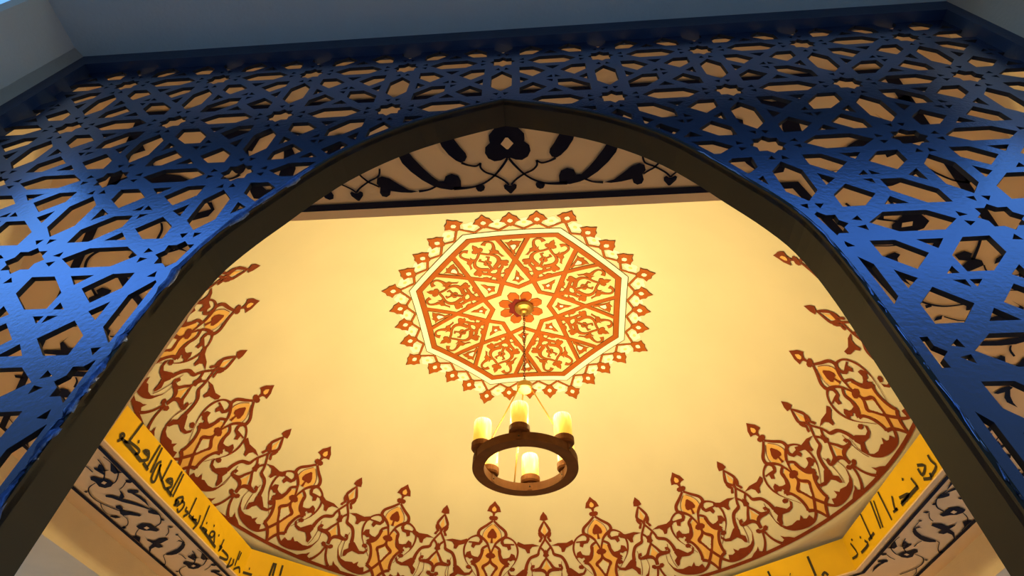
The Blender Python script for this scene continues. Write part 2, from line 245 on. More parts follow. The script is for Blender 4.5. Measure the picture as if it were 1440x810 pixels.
SOFFIT_SCROLL = [
    ["D",[[-0.8447,3.6807],[-0.8548,3.6423],[-0.8177,3.6122],[-0.8031,3.5557],[-0.7413,3.532],[-0.6822,3.5917],[-0.6601,3.6573],[-0.6868,3.6949],[-0.7604,3.6848],[-0.7976,3.7021]]],
    ["C",[[-0.751,3.6379],[-0.7808,3.5971],[-0.7558,3.5827],[-0.7258,3.6235]]],
    ["S",[[-1.139,3.3947],[-1.0614,3.3831],[-0.9258,3.3964],[-0.8341,3.4475],[-0.7598,3.5085],[-0.7299,3.5515]],[0.01]],
    ["D",[[-1.0439,3.3905],[-1.0053,3.3835],[-0.9255,3.3902],[-0.8966,3.3679],[-0.8917,3.4154],[-0.8814,3.4468],[-0.9285,3.456]]],
    ["D",[[-0.9908,3.5623],[-0.9663,3.5259],[-0.9199,3.5209],[-0.8621,3.5413],[-0.8982,3.559],[-0.9571,3.5758]]],
    ["S",[[-0.7485,3.6918],[-0.6664,3.7998],[-0.5539,3.8533],[-0.4486,3.8541],[-0.3521,3.8133],[-0.252,3.744]],[0.008,0.01,0.012,0.014,0.016,0.02]],
    ["D",[[-0.6117,3.8794],[-0.6232,3.8523],[-0.6048,3.8405],[-0.5882,3.8693]]],
    ["D",[[-0.543,3.7245],[-0.5404,3.6652],[-0.4967,3.6221],[-0.5672,3.5695],[-0.63,3.548],[-0.5663,3.5498],[-0.5024,3.5715],[-0.4698,3.6098],[-0.4079,3.5343],[-0.3182,3.4716],[-0.2441,3.4264],[-0.2737,3.4669],[-0.3603,3.5598],[-0.4178,3.6385],[-0.4894,3.6941],[-0.5122,3.7354]]],
    ["S",[[-0.63,3.548],[-0.6776,3.4885],[-0.7487,3.4233],[-0.7712,3.3849]],[0.008]],
    ["D",[[-0.7798,3.4127],[-0.7828,3.3721],[-0.7531,3.3595],[-0.7302,3.3941],[-0.7412,3.4208]]],
    ["D",[[-0.6147,3.4872],[-0.6254,3.4442],[-0.6052,3.3885],[-0.5728,3.4057],[-0.5617,3.4451],[-0.4957,3.4196],[-0.4294,3.4136],[-0.3087,3.4419],[-0.3904,3.4408],[-0.4841,3.4528],[-0.5632,3.4778],[-0.577,3.4998]]],
    ["S",[[-0.3087,3.4419],[-0.2242,3.4225],[-0.1248,3.4332],[-0.0099,3.4952],[0.0618,3.5822]],[0.012]],
    ["D",[[-0.2551,3.4877],[-0.2617,3.4452],[-0.2242,3.4225],[-0.1678,3.43],[-0.1838,3.4711],[-0.2136,3.505]]],
    ["D",[[-0.0821,3.4561],[-0.0955,3.428],[-0.066,3.4228],[-0.0554,3.4509]]],
    ["D",[[-0.3489,3.7388],[-0.3605,3.6908],[-0.3056,3.6934],[-0.2651,3.7227],[-0.2342,3.6555],[-0.1745,3.5888],[-0.1473,3.6244],[-0.1792,3.6994],[-0.1678,3.7694],[-0.2109,3.7738],[-0.28,3.7425],[-0.3029,3.7577]]],
    ["S",[[-0.1678,3.7694],[-0.0951,3.7664],[0.0065,3.8218],[0.0641,3.8971]],[0.008]],
    ["D",[[0.0574,3.9124],[0.0346,3.8736],[0.0716,3.8646],[0.0884,3.9031]]],
    ["S",[[-0.4078,3.8434],[-0.3138,3.884],[-0.2159,3.8911],[-0.1422,3.8476]],[0.008]],
    ["D",[[-0.1731,3.8942],[-0.1704,3.8318],[-0.1348,3.8089],[-0.1198,3.8672],[-0.1501,3.8973]]],
    ["D",[[0.0394,3.7567],[-0.0172,3.6716],[0.001,3.5945],[0.0768,3.5898],[0.1237,3.5697],[0.159,3.6169],[0.1353,3.6637],[0.1329,3.7213],[0.0943,3.7596]]],
    ["C",[[0.0664,3.6938],[0.0378,3.6497],[0.0747,3.6398],[0.1036,3.6839]]],
    ["S",[[0.1003,3.7628],[0.1907,3.8405],[0.3009,3.8843],[0.4485,3.9093]],[0.008]],
    ["D",[[0.2513,3.9148],[0.2373,3.8654],[0.2705,3.8352],[0.382,3.9047],[0.3163,3.9046]]],
    ["D",[[0.2303,3.7751],[0.3129,3.792],[0.3568,3.7512],[0.2971,3.6625],[0.2899,3.5814],[0.3316,3.5874],[0.3816,3.661],[0.4222,3.7206],[0.4877,3.7139],[0.5116,3.7756],[0.4844,3.7966],[0.5261,3.8578],[0.6134,3.9179],[0.6586,3.926],[0.5688,3.9049],[0.4819,3.86],[0.4089,3.7828],[0.3441,3.8033]]],
    ["S",[[0.6134,3.9179],[0.7045,3.9292],[0.7517,3.9122]],[0.008]],
    ["S",[[0.0817,3.4643],[0.1798,3.5098],[0.2489,3.5707]],[0.008]],
    ["D",[[0.062,3.464],[0.0535,3.4317],[0.0742,3.4071],[0.0923,3.446]]],
    ["D",[[0.642,3.7655],[0.5995,3.6942],[0.5365,3.5936],[0.452,3.5136],[0.3891,3.4739],[0.3667,3.5023],[0.3866,3.5363],[0.3461,3.4875],[0.379,3.4594],[0.443,3.468],[0.5175,3.515],[0.6033,3.5956],[0.6574,3.6619],[0.6779,3.7224],[0.6758,3.7772]]],
    ["S",[[0.2333,3.4479],[0.3266,3.4491],[0.4111,3.4599]],[0.008]],
    ["D",[[0.2263,3.4685],[0.2171,3.4449],[0.2339,3.4338],[0.2491,3.4632]]],
    ["S",[[0.647,3.6366],[0.6934,3.6183],[0.7747,3.6159]],[0.012]],
    ["S",[[0.6532,3.7711],[0.6859,3.8127],[0.7546,3.8367],[0.8478,3.8727],[0.9184,3.9182]],[0.008]],
    ["D",[[0.9,3.9561],[0.8751,3.9123],[0.9069,3.9021],[0.9296,3.9447]]],
    ["D",[[0.6969,3.5287],[0.6527,3.4881],[0.6761,3.4736],[0.7444,3.4947],[0.7459,3.4547],[0.7671,3.5101],[0.7425,3.5447]]],
    ["S",[[0.5861,3.4624],[0.6987,3.4809],[0.79,3.5227],[0.8827,3.5837]],[0.01]],
]
NEAR_SCROLL = [
    ["F",[[0.0078,3.7358],[0.051,3.7252],[0.0814,3.6909],[0.0819,3.6655],[0.0795,3.6529],[0.1024,3.6322],[0.1071,3.6025],[0.0938,3.5733],[0.0656,3.5568],[0.0353,3.5599],[0.0117,3.5714],[0.0042,3.5685]]],
    ["G",[[0.0055,3.6764],[0.0297,3.6461],[0.0039,3.6183]]],
    ["H",[[0.0069,3.4218],[0.0214,3.4318],[0.0323,3.424],[0.0294,3.406],[0.004,3.3766]]],
    ["S",[[0.0042,3.5685],[0.0276,3.5332],[0.0711,3.4822],[0.1163,3.4478],[0.1658,3.4271],[0.2158,3.4206],[0.2785,3.4206]],[0.012,0.012,0.01,0.01,0.01,0.014,0.02]],
    ["D",[[0.1283,3.4328],[0.1659,3.4307],[0.1705,3.416],[0.1619,3.3984],[0.146,3.3942],[0.1304,3.4024],[0.1241,3.4187]]],
    ["D",[[0.2409,3.4206],[0.2381,3.462],[0.2475,3.4895],[0.2783,3.5029],[0.309,3.4915],[0.3216,3.4642],[0.3463,3.4663],[0.3763,3.4958],[0.4114,3.5415],[0.4481,3.5957],[0.4723,3.6427],[0.4896,3.6982],[0.5207,3.7087],[0.5274,3.6522],[0.5059,3.5726],[0.4725,3.5244],[0.426,3.4757],[0.3778,3.4399],[0.3409,3.4242],[0.291,3.4127]]],
    ["S",[[0.0053,3.4255],[0.029,3.4528],[0.0711,3.4822],[0.1122,3.5008],[0.1346,3.527],[0.1324,3.5523]],[0.01]],
    ["S",[[0.1324,3.5523],[0.1564,3.5373],[0.1931,3.544],[0.2237,3.5591]],[0.008,0.01,0.01,0.014]],
    ["D",[[0.2267,3.5589],[0.2056,3.5668],[0.1939,3.5875],[0.1973,3.6071],[0.2186,3.6383],[0.2397,3.6754],[0.2545,3.7182],[0.2776,3.7535],[0.3122,3.7454],[0.3186,3.6958],[0.3045,3.6461],[0.278,3.6024],[0.2479,3.5711]]],
    ["S",[[0.3655,3.437],[0.4033,3.4206],[0.4533,3.4141]],[0.01,0.01,0.014]],
    ["D",[[0.4533,3.4141],[0.5024,3.4256],[0.5435,3.4584],[0.5836,3.4942],[0.6188,3.5078],[0.644,3.4975],[0.6527,3.4695],[0.6396,3.4459],[0.6484,3.4172],[0.641,3.3962],[0.6198,3.3902],[0.6002,3.4021],[0.5922,3.424],[0.5404,3.4127],[0.491,3.4084]]],
    ["S",[[0.6424,3.4492],[0.6711,3.4684],[0.691,3.4811],[0.7203,3.5168],[0.7293,3.5431]],[0.01]],
]
INSCRIPTION = {
    "180": [
        [[[1.2317,0.0716],[1.2082,0.1026],[1.1996,0.1412],[1.2266,0.1442],[1.2331,0.1154],[1.1563,0.1143],[1.1179,0.1367]],0.018],
        [[[1.0976,0.3373],[1.1232,0.1419]],0.018],
        [[[1.1722,0.1102],[1.0388,0.1096],[0.89,0.099]],0.024],
        [[[1.1194,0.1382],[0.9882,0.1536],[0.9625,0.1324],[0.9967,0.099]],0.018],
        [[[1.0357,0.1922],[1.0201,0.2023]],0.02],
        [[[0.8923,0.1013],[0.8315,0.1504],[0.8676,0.2039],[0.9234,0.1755],[0.8574,0.176]],0.02],
        [[[0.7796,0.3242],[0.7916,0.0996]],0.016],
        [[[0.7428,0.3211],[0.7219,0.0907]],0.016],
        [[[0.8562,0.1045],[0.7661,0.0898]],0.022],
        [[[0.6664,0.2281],[0.6965,0.1871],[0.6828,0.0699],[0.6382,0.0483],[0.6234,0.0911],[0.6564,0.2109],[0.626,0.1522],[0.4636,0.086]],0.018],
        [[[0.5532,0.3119],[0.5499,0.1048]],0.016],
        [[[0.4595,0.0819],[0.3958,0.1418],[0.4331,0.1917],[0.4959,0.1475],[0.4171,0.1581]],0.02],
        [[[0.3542,0.3157],[0.3627,0.0837]],0.016],
        [[[0.3167,0.3103],[0.3133,0.0846]],0.016],
        [[[0.4357,0.0948],[0.3332,0.0842]],0.022],
        [[[0.2467,0.0689],[0.2376,0.1115],[0.1785,0.1527],[0.1605,0.1132],[0.2047,0.0526]],0.018],
        [[[-0.0159,0.2491],[-0.0139,0.0846]],0.016],
        [[[0.2488,0.0369],[0.2299,0.0649],[0.1983,0.0904],[0.2543,0.0893],[0.2179,0.0434]],0.016],
        [[[0.1788,0.1191],[0.1219,0.1248],[0.1096,0.0888],[0.1434,0.0257],[0.1806,0.0439]],0.016],
        [[[0.06,0.1185],[0.0581,0.0866],[0.0032,0.0856],[0.0508,0.0298]],0.018],
        [[[-0.0202,0.0783],[-0.1889,0.0746]],0.022],
        [[[-0.0954,0.1056],[-0.0834,0.0761],[-0.1646,0.0991]],0.016],
        [[[-0.1887,0.1607],[-0.2041,0.0912],[-0.1669,0.0127]],0.016],
        [[[-0.264,0.2971],[-0.2745,0.0958]],0.016],
        [[[-0.2556,0.0822],[-0.4588,0.0653],[-0.6482,0.0473]],0.022],
        [[[-0.3023,0.0896],[-0.393,0.098],[-0.368,0.0673]],0.018],
        [[[-0.331,0.1495],[-0.3462,0.1567]],0.016],
        [[[-0.4658,0.1854],[-0.4833,0.1936]],0.016],
        [[[-0.6137,0.1544],[-0.6319,0.1626]],0.016],
        [[[-0.4646,0.0823],[-0.4741,0.1303],[-0.5346,0.1462],[-0.5199,0.0907],[-0.458,0.0889]],0.016],
        [[[-0.5366,0.1441],[-0.5938,0.0672]],0.018],
        [[[-0.7419,0.1718],[-0.7299,0.0482]],0.016],
        [[[-0.7046,0.0861],[-0.7584,0.0976],[-0.7228,0.0433]],0.016],
        [[[-0.7801,0.0093],[-0.9273,0.0406],[-0.9248,0.0789],[-0.7826,0.0804]],0.018],
        [[[-1.006,0.0946],[-0.9998,0.0228],[-0.9807,-0.014],[-1.0731,0.0522],[-1.0605,0.105]],0.018],
        [[[-1.1254,0.2157],[-1.1303,0.0601]],0.016],
        [[[-1.1651,0.2169],[-1.1546,0.1303]],0.016],
        [[[-1.1266,0.0239],[-1.227,0.0834],[-1.2793,0.0435]],0.018],
    ],
    "0": [
        [[[0.3291,0.3247],[0.3375,0.051]],0.018],
        [[[0.5215,0.3289],[0.5702,0.0806]],0.018],
        [[[0.4631,0.3052],[0.5292,0.0716]],0.016],
        [[[0.7896,0.333],[0.7972,0.0817]],0.018],
        [[[0.7117,0.1048],[0.8596,0.099]],0.02],
        [[[0.1569,0.1914],[0.2124,0.0989],[0.1714,0.0784],[0.2567,0.0871]],0.018],
        [[[0.0716,0.1265],[-0.098,0.0805],[0.0771,0.0858]],0.02],
        [[[0.0923,0.0739],[-0.2439,0.0658]],0.024],
        [[[-0.2188,0.1578],[-0.2395,0.0624]],0.018],
        [[[-0.0985,0.2155],[-0.1169,0.2011]],0.018],
        [[[-0.3809,0.1832],[-0.4657,0.1292],[-0.3737,0.0955],[-0.3665,0.162]],0.02],
        [[[-0.3601,0.0686],[-0.4492,0.028],[-0.4725,0.0619]],0.02],
        [[[-0.4561,0.0334],[-0.5811,0.0554],[-0.5644,0.1187],[-0.5683,0.1687]],0.018],
        [[[1.0948,0.0757],[0.9047,0.0775],[0.9365,0.1289]],0.02],
        [[[0.9937,0.1903],[0.9761,0.176]],0.016],
        [[[1.1781,0.2399],[1.1466,0.2347]],0.016],
        [[[1.2217,0.2262],[1.1744,0.0985],[1.3133,0.1073]],0.018],
        [[[1.4886,0.2411],[1.4301,0.0969],[1.5762,0.1225]],0.018],
        [[[1.6089,0.3374],[1.6402,0.1259]],0.016],
        [[[1.5856,0.1154],[1.7948,0.1419],[1.7531,0.0929]],0.018],
    ],
    "45": [
        [[[-0.9311,0.2761],[-0.9401,0.0677]],0.02],
        [[[-0.4327,0.2613],[-0.4521,0.1528]],0.018],
        [[[-1.0066,0.0491],[-1.0447,0.0746],[-1.0686,0.0378]],0.02],
        [[[-0.6696,0.1621],[-0.6773,0.1561]],0.02],
    ],
    "135": [
        [[[1.0572,0.2619],[1.0643,0.1176]],0.018],
        [[[1.0338,0.263],[1.027,0.1273]],0.018],
        [[[0.9504,0.2642],[0.9461,0.1483]],0.018],
        [[[1.3091,0.1306],[1.2982,0.1314]],0.018],
        [[[1.3673,0.0793],[1.2553,0.0782]],0.02],
    ],
}

# dome: a surface of revolution about the z axis; radius -> height above the eye
def dz(r): return 5.0 - 0.0614*r*r - 0.01046*r**4
def ddz(r): return -0.1228*r - 0.04184*r**3
S_TAB = [0.0]
DR = 0.005
for i in range(1, 800):
    r = (i-0.5)*DR; S_TAB.append(S_TAB[-1] + DR*math.sqrt(1+ddz(r)**2))
def r2s(r):
    i = min(int(r/DR), 798); f = r/DR - i
    return S_TAB[i]*(1-f) + S_TAB[i+1]*f
def s2r(s):
    lo, hi = 0, 799
    while hi-lo > 1:
        m = (lo+hi)//2
        if S_TAB[m] <= s: lo = m
        else: hi = m
    return (lo + (s-S_TAB[lo])/(S_TAB[hi]-S_TAB[lo]))*DR
def dome_pt(r, th, off):
    k = 1/math.sqrt(1+ddz(r)**2); rr = r + off*ddz(r)*k
    return (rr*math.cos(th), rr*math.sin(th), dz(r) - off*k)

def catmull(pts, sub=5, closed=False):
    if len(pts) < 3 and not closed: 
        a, b = pts; return [(a[0]+(b[0]-a[0])*i/2, a[1]+(b[1]-a[1])*i/2) for i in range(3)]
    out = []; n = len(pts)
    for i in range(n if closed else n-1):
        p0 = pts[i-1] if (closed or i > 0) else pts[0]; p1 = pts[i]; p2 = pts[(i+1) % n]
        p3 = pts[(i+2) % n] if (closed or i+2 < n) else pts[n-1]
        for k in range(sub):
            t = k/sub
            out.append(tuple(0.5*((2*p1[j]) + (-p0[j]+p2[j])*t + (2*p0[j]-5*p1[j]+4*p2[j]-p3[j])*t*t + (-p0[j]+3*p1[j]-3*p2[j]+p3[j])*t**3) for j in (0, 1)))
    if not closed: out.append(tuple(pts[-1]))
    return out
def lerp_list(w, n):
    if len(w) == 1: return [w[0]]*n
    o = []
    for i in range(n):
        f = i/(n-1)*(len(w)-1); k = min(int(f), len(w)-2); o.append(w[k] + (w[k+1]-w[k])*(f-k))
    return o
def ribbon(pts, w, sub=5, closed=False):
    """flat brush stroke: list of quads (polygons) along a smooth path"""
    q = catmull(pts, sub, closed); n = len(q); ww = lerp_list(w, n); L = []; R = []
    for i in range(n):
        a = q[i-1] if (closed or i > 0) else q[0]; b = q[(i+1) % n] if (closed or i < n-1) else q[n-1]
        dx, dy = b[0]-a[0], b[1]-a[1]; l = math.hypot(dx, dy) or 1.0; nx, ny = -dy/l, dx/l
        L.append((q[i][0]+nx*ww[i]/2, q[i][1]+ny*ww[i]/2)); R.append((q[i][0]-nx*ww[i]/2, q[i][1]-ny*ww[i]/2))
    m = n if closed else n-1
    return [(L[i], R[i], R[(i+1) % n], L[(i+1) % n]) for i in range(m)]
def split(t, lim=0.07):
    """cut a triangle into small ones so that it can follow a curved surface"""
    a, b, c = t; e = [(math.hypot(p[0]-q[0], p[1]-q[1]), i) for i, (p, q) in enumerate(((a, b), (b, c), (c, a)))]
    l, i = max(e)
    if l < lim: return [t]
    p, q, r = ((a, b, c), (b, c, a), (c, a, b))[i]; m = ((p[0]+q[0])/2, (p[1]+q[1])/2)
    return split((p, m, r), lim) + split((m, q, r), lim)
def fill(poly):
    tr = tessellate_polygon([[Vector((x, y, 0)) for x, y in poly]]) if len(poly) > 3 else [(0, 1, 2)]
    return [q for t in tr for q in split(tuple(poly[i] for i in t))]
class Paint:
    """collects flat painted shapes (2D) and lays them on a surface"""
    def __init__(self): self.f = []
    def poly(self, pts, m, lvl): self.f += [(t, m, lvl) for t in fill([tuple(p) for p in pts])]
    def line(self, pts, w, m, lvl, sub=5, closed=False): self.f += [(t, m, lvl) for t in ribbon([tuple(p) for p in pts], w, sub, closed)]
    def build(self, name, mapf, mats, parent=None):
        vs_, fs, mi = [], [], []
        for t, m, lvl in self.f:
            b = len(vs_); vs_ += [mapf(x, y, lvl) for x, y in t]; fs.append(tuple(range(b, b+len(t)))); mi.append(m)
        return mesh_obj(name, vs_, fs, mats, parent, mi)
LV = (0.005, 0.009, 0.013)

# ------------------------------------------------------------------ the setting
OCX, OCY = 0.10, 0.09                       # centre of the octagon
A_IN, A_WALL = 3.27, 4.12                   # half-widths: drum opening, room walls
Z_SOF, Z_DRUM = 2.365, 2.70                 # heights above the eye
T8 = math.tan(math.pi/8)
def side_pt(k, t, w):                       # side k (0..7, normal at k*45 deg): along, outward
    a = k*math.pi/4; return (OCX + w*math.cos(a) - t*math.sin(a), OCY + w*math.sin(a) + t*math.cos(a))
def oct_poly(ap): return [side_pt(k, ap*T8, ap) for k in range(8)]

vs_, fs = [], []
NR, NT = 64, 128; RMAX = 3.86
def dome_z(r):                               # the painted dome, ending in a nearly level skirt behind the drum
    return dz(r) if r < 3.46 else dz(3.46) - 0.16*(r-3.46)
for i in range(NR+1):
    r = RMAX*math.sin(i/NR*math.pi/2)
    for j in range(NT): vs_.append((r*math.cos(2*math.pi*j/NT), r*math.sin(2*math.pi*j/NT), dome_z(r)+EYE))
for i in range(NR):
    for j in range(NT): fs.append((i*NT+j, i*NT+(j+1) % NT, (i+1)*NT+(j+1) % NT, (i+1)*NT+j))
ceil = mesh_obj('ceiling', vs_, fs, M_DOME, smooth=True)
tag(ceil, 'cream plaster dome painted with a rust ring of crests and an orange medallion', kind='structure')

# soffit: horizontal octagonal ledge around the dome opening, with thickness
soffit = empty('ceiling_soffit', (0, 0, 0)); tag(soffit, 'tan plaster ledge around the dome with navy scrollwork', kind='structure')
for k in range(8):
    bm = bmesh.new()
    a, b = A_IN, A_WALL + 0.10
    add_prism(bm, [side_pt(k, -a*T8, a), side_pt(k, a*T8, a), side_pt(k, b*T8, b), side_pt(k, -b*T8, b)], EYE+Z_SOF, EYE+Z_SOF+0.012)
    bm_obj('soffit_panel', bm, M_SOFFIT, soffit)
# painted navy lines round the soffit: one close to the opening, one outside the scrollwork
def soff_map(x, y, lvl): return (x, y, EYE+Z_SOF-lvl)
for name, ap, w, dy in (('inner_border_line', 3.345, 0.038, 0.0), ('outer_border_line', 3.925, 0.040, 0.053)):
    p = Paint()
    for k in range(8):
        a0, a1 = ap-w/2, ap+w/2
        p.f.append((tuple((x, y+dy) for x, y in (side_pt(k, -a0*T8, a0), side_pt(k, a0*T8, a0), side_pt(k, a1*T8, a1), side_pt(k, -a1*T8, a1))), 0, LV[1]))
    p.build(name, soff_map, M_NAVY, soffit)
def scroll_items(k):
    """painted navy scrollwork of one side in (t, w)"""
    p = Paint()
    if k != 6:
        for dt in (-1.69, 0.0, 1.69):
            for it in SOFFIT_SCROLL:
                pts = [(-(x+dt), y*0.995+0.01) for x, y in it[1]] if k in (3, 4, 5) else [((x+dt), y*0.995+0.01) for x, y in it[1]]
                if any(abs(x) > y*T8-0.02 for x, y in pts): continue
                if it[0] == 'S': p.line(pts, it[2], 0, LV[1])
                else: p.poly(pts, 1 if it[0] == 'C' else 0, LV[2] if it[0] == 'C' else LV[1])
        return p
    half = [it for it in NEAR_SCROLL if it[0] in 'SD']
    axes = [0.0, 0.775, -0.765]
    for ax in axes:
        for it in NEAR_SCROLL:
            if it[0] in 'FGH':
                h = it[1]; pts = [(ax+x, y) for x, y in h] + [(ax-x, y) for x, y in h[::-1]]
                p.poly(pts, 1 if it[0] == 'G' else 0, LV[2] if it[0] == 'G' else LV[1])
    for ax in axes[1:]:                     # stems rising from the side hearts
        for sg in (-1, 1):
            p.line([(ax, 3.425), (ax+sg*.025, 3.45), (ax+sg*.08, 3.485), (ax+sg*.13, 3.51), (ax+sg*.145, 3.55)], [.009], 0, LV[1])
    def put(f):
        for it in half:
            pts = [f(x, y) for x, y in it[1]]
            if any(abs(x) > y*T8-0.03 for x, y in pts): continue
            if it[0] == 'S': p.line(pts, it[2], 0, LV[1])
            else: p.poly(pts, 0, LV[1])
    put(lambda x, y: (x, y)); put(lambda x, y: (-x, y))
    put(lambda x, y: (1.55-x, y)); put(lambda x, y: (-1.53+x, y))
    # outer half of the band: heads of the same scrolls
    for sx in (-1, 1):
        for x0 in (0.36, 1.14):
            p.poly([(sx*(x0+a), b-.065) for a, b in ((-.16, 3.80), (-.09, 3.83), (0, 3.80), (.06, 3.74), (.13, 3.76), (.17, 3.82), (.10, 3.85), (.03, 3.84), (-.07, 3.865), (-.15, 3.85))], 0, LV[1])
            if x0 > 1: p.line([(sx*(x0-.16), 3.755), (sx*(x0-.26), 3.725), (sx*(x0-.33), 3.675)], [.012], 0, LV[1])
    return p
for k in range(8):
    sp_ = scroll_items(k)
    def mp(t, w, lvl, k=k):
        x, y = side_pt(k, t, w)
        return (x, y, EYE+Z_SOF-lvl)
    sp_.build('painted_scrollwork', mp, [M_NAVY, M_SOFFIT], soffit)

# octagonal drum between soffit and dome, its inner faces golden with lettering
drum = empty('wall_drum', (OCX, OCY, EYE+Z_SOF)); tag(drum, 'octagonal drum of golden inscription panels below the dome', kind='structure')
for k in range(8):
    bm = bmesh.new(); a, b = A_IN, A_IN+0.05; h1 = Z_DRUM-Z_SOF
    P = lambda t, w: (side_pt(k, t, w)[0]-OCX, side_pt(k, t, w)[1]-OCY)
    add_prism(bm, [P(-a*T8, a), P(a*T8, a), P(b*T8, b), P(-b*T8, b)], 0.0125, h1)
    pan = bm_obj('inscription_panel', bm, M_YELLOW, drum)
    strokes = INSCRIPTION.get(str(k*45))
    p = Paint()
    if strokes:
        for pts, w in strokes: p.line(pts, [w*1.35], 0, LV[0], sub=3)
    if p.f:
        def mp(t, h, lvl, k=k):
            x, y = side_pt(k, t, A_IN-lvl); return (x-OCX, y-OCY, h)
        p.build('lettering', mp, M_INK, pan)

# room walls (octagon) and floor
def wall(name, k, holes=None, thick=0.43, ztop=3.6, mats=None):
    """one octagon side; holes = (t0, t1, z_top) leaves an opening from the floor"""
    bm = bmesh.new(); a, b = A_WALL, A_WALL+thick; h = a*T8; ho = b*T8; z0, z1 = 0.0, EYE+ztop
    if holes is None:
        add_prism(bm, [side_pt(k, -h, a), side_pt(k, h, a), side_pt(k, ho, b), side_pt(k, -ho, b)], z0, z1)
    else:
        t0, t1, zt = holes
        add_prism(bm, [side_pt(k, -h, a), side_pt(k, t0, a), side_pt(k, t0, b), side_pt(k, -ho, b)], z0, z1)
        add_prism(bm, [side_pt(k, t1, a), side_pt(k, h, a), side_pt(k, ho, b), side_pt(k, t1, b)], z0, z1)
        add_prism(bm, [side_pt(k, t0, a), side_pt(k, t1, a), side_pt(k, t1, b), side_pt(k, t0, b)], EYE+zt, z1)
    o = bm_obj(name, bm, mats or M_WALL); tag(o, kind='structure'); return o
X_L, X_R, Z_OPEN = -1.635, 1.858, 2.325
wall('wall_right', 0, (-1.3, 1.3, 2.05)); wall('wall_back_right', 1); wall('wall_back', 2); wall('wall_back_left', 3)
wall('wall_left', 4, (-1.3, 1.3, 2.05), thick=1.0); wall('wall_front_left', 5, thick=0.27); wall('wall_front_right', 7, thick=0.27)
wf = wall('wall_front', 6, (X_L-OCX, X_R-OCX, Z_OPEN), thick=0.27, mats=M_WHITE)
wf['label'] = 'white plastered outer wall with a deep opening around the blue screen'
bm = bmesh.new(); add_box(bm, -3.0, 3.2, -5.5, OCY-A_WALL-0.271, EYE+3.30, EYE+3.45)  # eave added out of view to darken the top of the screen
tag(bm_obj('ceiling_added_eave', bm, M_EAVE), 'added unseen dark eave over the outer wall, darkening the upper screen', kind='structure')
bm = bmesh.new(); add_prism(bm, oct_poly(A_WALL+0.27), -0.12, 0.0)
tag(bm_obj('floor', bm, M_FLOOR), kind='structure')
bm = bmesh.new(); add_box(bm, -13.0, 13.0, -9.5, -9.0, -0.12, 7.5)  # wall added out of view to cut the sky reflected in the screen
tag(bm_obj('wall_added_courtyard', bm, M_YARD), 'added unseen wall facing the screen, blocking low sky reflections', kind='structure')
bm = bmesh.new()
add_box(bm, -14, 14, -16, 14, -0.4, -0.121)
tag(bm_obj('floor_terrace', bm, M_TERRACE), kind='structure')

# ------------------------------------------------------------------ dome paintings (parts of the ceiling)
def dome_map_local(s, t, lvl):
    r = s2r(s); return tuple(a + (EYE if i == 2 else 0) for i, a in enumerate(dome_pt(r, t/r, lvl)))
def axis_shift(items, r0, t0, r1, t1):
    out = []
    for it in items:
        pts = []
        for r, t in it[1]:
            f = min(1, max(0, (r-r0)/(r1-r0))); pts.append((r2s(r), t-(t0+(t1-t0)*f)))
        out.append([it[0], pts]+list(it[2:]))
    return out
def crest(name, items, mats):
    p = Paint()
    for it in items:
        k, pts = it[0], it[1]
        if k == 'S':
            w = [x*1.75 if x > .0065 else x*1.3 for x in it[2]]
            p.line(pts, w, 0, LV[1]); p.line([(s, -t) for s, t in pts], w, 0, LV[1])
        elif k == 'D' and min(abs(t) for s, t in (pts[0], pts[-1])) > 0.03 or (k == 'D' and len(pts) > 8):
            p.poly(pts, 0, LV[1]); p.poly([(s, -t) for s, t in pts], 0, LV[1])
        else:                                   # half outline closed along the axis
            full = pts + [(s, -t) for s, t in pts[::-1]]
            full = [(s, max(t, 0.0005)) if i < len(pts) else (s, min(t, -0.0005)) for i, (s, t) in enumerate(full)]
            p.poly(full, {'O': 1, 'C': 2, 'D': 0, 'o': 1}[k], {'O': LV[0], 'C': LV[1], 'D': LV[1], 'o': LV[2]}[k])
    return p.build(name, dome_map_local, mats, ceil)
MC = [M_CREST, M_CFILL, M_DOME]
lg = crest('large_crest', axis_shift(CREST_LARGE, 2.79, -0.0375, 3.19, 0.0), MC)
sm = crest('small_crest', axis_shift(CREST_SMALL, 2.95, -0.04, 3.2, 0.004), MC)
BIG_ANG = [-152.6, 180.14, 153.6, 127.46, 101.1, 73.18, 47.7, 20.6, -6.0, -34.4, -63.9, -93.5, -123.0]
SMALL_ANG = [-141.3, 194.33, 166.27, 140.66, 114.65, 87.12, 60.73, 34.8, 8.5, -21.2, -49.0, -78.7, -108.0]
def spin(o, degs):
    for i, d in enumerate(degs):
        c = o if i == 0 else link(o.copy(), ceil)
        c.rotation_euler = (0, 0, math.radians(d))
spin(lg, BIG_ANG); spin(sm, SMALL_ANG)
p = Paint(); R_RING = r2s(3.437)
for j in range(180):
    th0, th1 = 2*math.pi*j/180, 2*math.pi*(j+1)/180
    p.f.append((((R_RING-.017, th0), (R_RING+.017, th0), (R_RING+.017, th1), (R_RING-.017, th1)), 0, LV[1]))
def ring_map(s, th, lvl):
    q = dome_pt(s2r(s), th, lvl); return (q[0], q[1], q[2]+EYE)
p.build('ring_border', ring_map, M_CREST, ceil)['label'] = 'rust brown painted ring under the crests'

